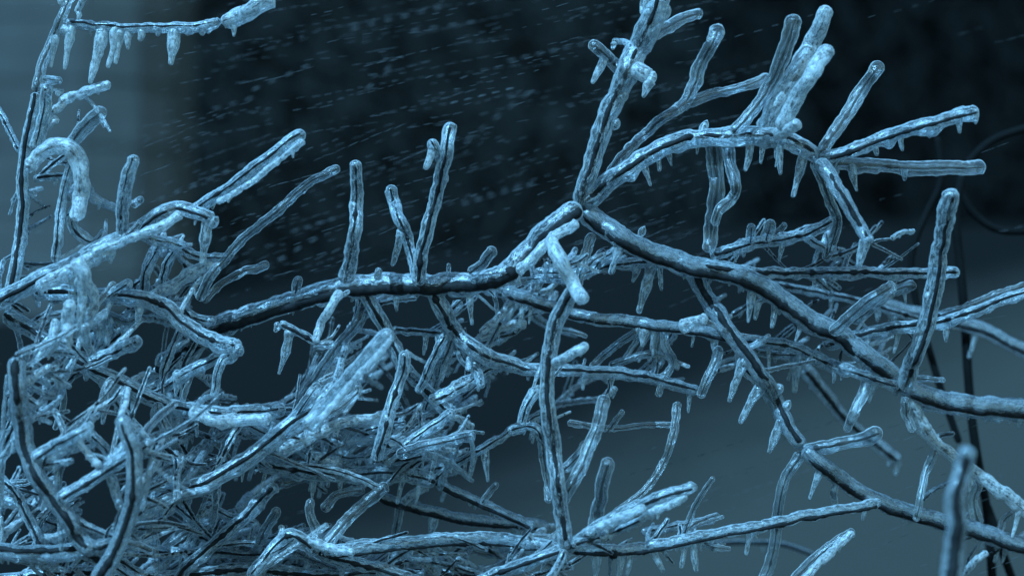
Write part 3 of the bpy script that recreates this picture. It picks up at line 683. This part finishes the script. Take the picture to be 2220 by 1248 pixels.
for (x0, y0, x1, y1), n, sz in REG:
    tries = 0; k = 0
    while k < n and tries < n * 60:
        tries += 1
        x, y = random.uniform(x0, x1), random.uniform(y0, y1)
        if inhole(x, y, 4): continue
        best = None
        for b in ALL:
            if b.name != 'iced_branch' or b in (V, V4, N, G): continue
            d = b.near(x, y)
            if best is None or b.best < best[0]: best = (b.best, b, d)
        dist, b, d = best
        if dist > 70: continue
        b.near(x, y); x, y = b.npt
        u = random.random()
        if u < .55: ang = random.gauss(-36, 17)
        elif u < .66: ang = random.gauss(100, 10); 
        elif u < .78: ang = random.gauss(-72, 14)
        else: ang = random.gauss(24, 14)
        ln = random.choice((random.uniform(40, 100), random.uniform(60, 130), random.uniform(110, 220))) * (1 if sz == 1 else .65)
        ca, sa = math.cos(R(ang)), math.sin(R(ang))
        bend = random.gauss(0, .07) * ln
        pts = [(x, y), (x + ca * ln * .5 - sa * bend, y + sa * ln * .5 + ca * bend), (x + ca * ln, y + sa * ln)]
        if any(inhole(*q, -6) for q in pts) or inhole(*(np.array(pts[1]) * .5 + np.array(pts[2]) * .5)): continue
        ex, ey = pts[2]
        if not (x0 - 25 < ex < x1 + 45 and y0 - 25 < ey < y1 + 30): continue
        k += 1; made += 1
        mat = random.choices('cmgf', (4, 4, 1.5, 1.2))[0]
        r = random.choice((random.uniform(4, 6.5), random.uniform(5, 8.5), random.uniform(7, 11))) * (1 if sz == 1 else .75)
        dd = d - b.d
        saved = list(b.lines)
        b.seg('twig', r, random.choice((0, 1.8, 2.2, 2.8)) if ang < 60 else 0, mat, pts, dd + .004, dd + random.uniform(-.005, .085), rough=random.uniform(.12, .3), kinks=.4, ir1=r * random.uniform(.55, 1.0))
        if random.random() < .5: b.lines = saved
print('filler shoots', made)

# ------------------------------------------------------------------ hanging cables behind, right
def cable(label, pts, r, d, **k):
    pw = np.array([P(x, y, d) for x, y in pts]); kk = (D + d) / D
    path, v = spline(pw, [[r * S * kk]] * len(pts), 10 * S)
    o = tube('cable', CABLE, path, v[:, 0], None, sides=10, rough=.05, fine=0)
    return o
def cable_thing(label, pts, r, d):
    pw = np.array([P(x, y, d) for x, y in pts]); kk = (D + d) / D
    path, v = spline(pw, [[r * S * kk]] * len(pts), 12 * S)
    o = tube('hanging_cable', CABLE, path - 0, v[:, 0], None, sides=10, rough=.04, fine=0)
    # move the mesh into the object's own frame
    loc = np.array(o.location); n = len(o.data.vertices); a = np.empty(n * 3); o.data.vertices.foreach_get('co', a)
    a = a.reshape(-1, 3)
    o['label'] = label; o['category'] = 'cable'; o['group'] = 'slack cables behind the branches'
    return o
cable_thing('black cable bowing left behind the tall ice spike', pp('2032,296 2040,390 2010,460 1985,520 1975,580 1988,660 2015,760 2045,860 2080,960'), 8, .26)
cable_thing('black cable hanging nearly straight behind the tall ice spike', pp('2085,380 2072,470 2082,580 2092,700 2098,800 2106,900 2122,1010 2140,1110 2152,1260'), 10, .24)
cable_thing('black cable hooking round in a loop at the right edge', pp('2250,270 2160,300 2110,340 2080,390 2095,440 2130,480 2180,500 2260,498'), 9, .28)
cable_thing('short black cable end dropping out at the bottom right', pp('2138,1090 2160,1150 2175,1200 2198,1262'), 9, .24)

# ------------------------------------------------------------------ driving sleet
SLEET = simple_mat('wet_sleet', (.05, .053, .055), (.08, .084, .087), 40, .5, .1, .001, .4)
def sleet():
    vs, fs = [], []
    base = []
    nseg, nr = 6, 5
    for j in range(nr + 1):
        a = math.pi * j / nr
        for i in range(nseg):
            b = 2 * math.pi * i / nseg; base.append((math.cos(a), math.sin(a) * math.cos(b), math.sin(a) * math.sin(b)))
    bf = [(j * nseg + i, j * nseg + (i + 1) % nseg, (j + 1) * nseg + (i + 1) % nseg, (j + 1) * nseg + i) for j in range(nr) for i in range(nseg)]
    def drop(px, py, d, ln, wd, ang):
        c = P(px, py, d); k = (D + d) / D * S; ca, sa = math.cos(ang), math.sin(ang); o = len(vs)
        for x, y, z in base:
            u = x * ln * k; v = y * wd * k
            vs.append((c[0] + u * ca - v * sa, c[1] + z * wd * k, c[2] + u * sa + v * ca))
        fs.extend([tuple(q + o for q in f) for f in bf])
    rows = [(770,62,950,18,6,.45),(900,66,1022,48,4,.4),(555,192,662,145,4,.4),(985,222,1105,193,5,.15),(1015,302,1140,205,5,.6),(350,430,560,345,7,.4),
            (1110,130,1290,90,7,.45),(1110,210,1150,200,2,.3),(1010,440,1150,400,6,.5),(640,500,720,475,4,.4),(610,560,680,520,3,.4),(470,235,540,215,3,.5),(1360,80,1480,60,5,.7),(800,190,840,150,2,.5)]
    for x0, y0, x1, y1, n, d in rows:
        a = math.atan2(y0 - y1, x1 - x0)
        for i in range(n):
            q = i / max(n - 1, 1); drop(x0 + (x1 - x0) * q, y0 + (y1 - y0) * q, d, 10, random.uniform(1.2, 1.9), a + random.gauss(0, .05))
    for _ in range(560):       # gusts of pellets, each following the one before
        if random.random() < .6: x, y = random.uniform(300, 1500), random.uniform(-30, 600)
        else: x, y = random.uniform(-60, 2240), random.uniform(-40, 1240)
        if x > 1500 and y < 350 and random.random() < .6: continue
        a = R(random.gauss(12, 3) + (7 if y > 300 else 0)); n = random.choice((1, 1, 2, 3, 5, 8)); st = random.uniform(22, 40); d = random.uniform(.04, .32)
        ln = random.uniform(8, 15); wd = random.uniform(.3, .62)
        for i in range(n):
            drop(x + (i + random.uniform(-.08, .08)) * st * math.cos(a), y - i * st * math.sin(a) + random.gauss(0, .8), d, ln * random.uniform(.7, 1.2), wd * random.uniform(.6, 1.2), a + random.gauss(0, .05))
    o = mesh_obj('sleet', vs, fs, SLEET, True); o['kind'] = 'stuff'; o['label'] = 'fine slanting sleet pellets driving past behind the branches'
    o['category'] = 'sleet'
sleet()
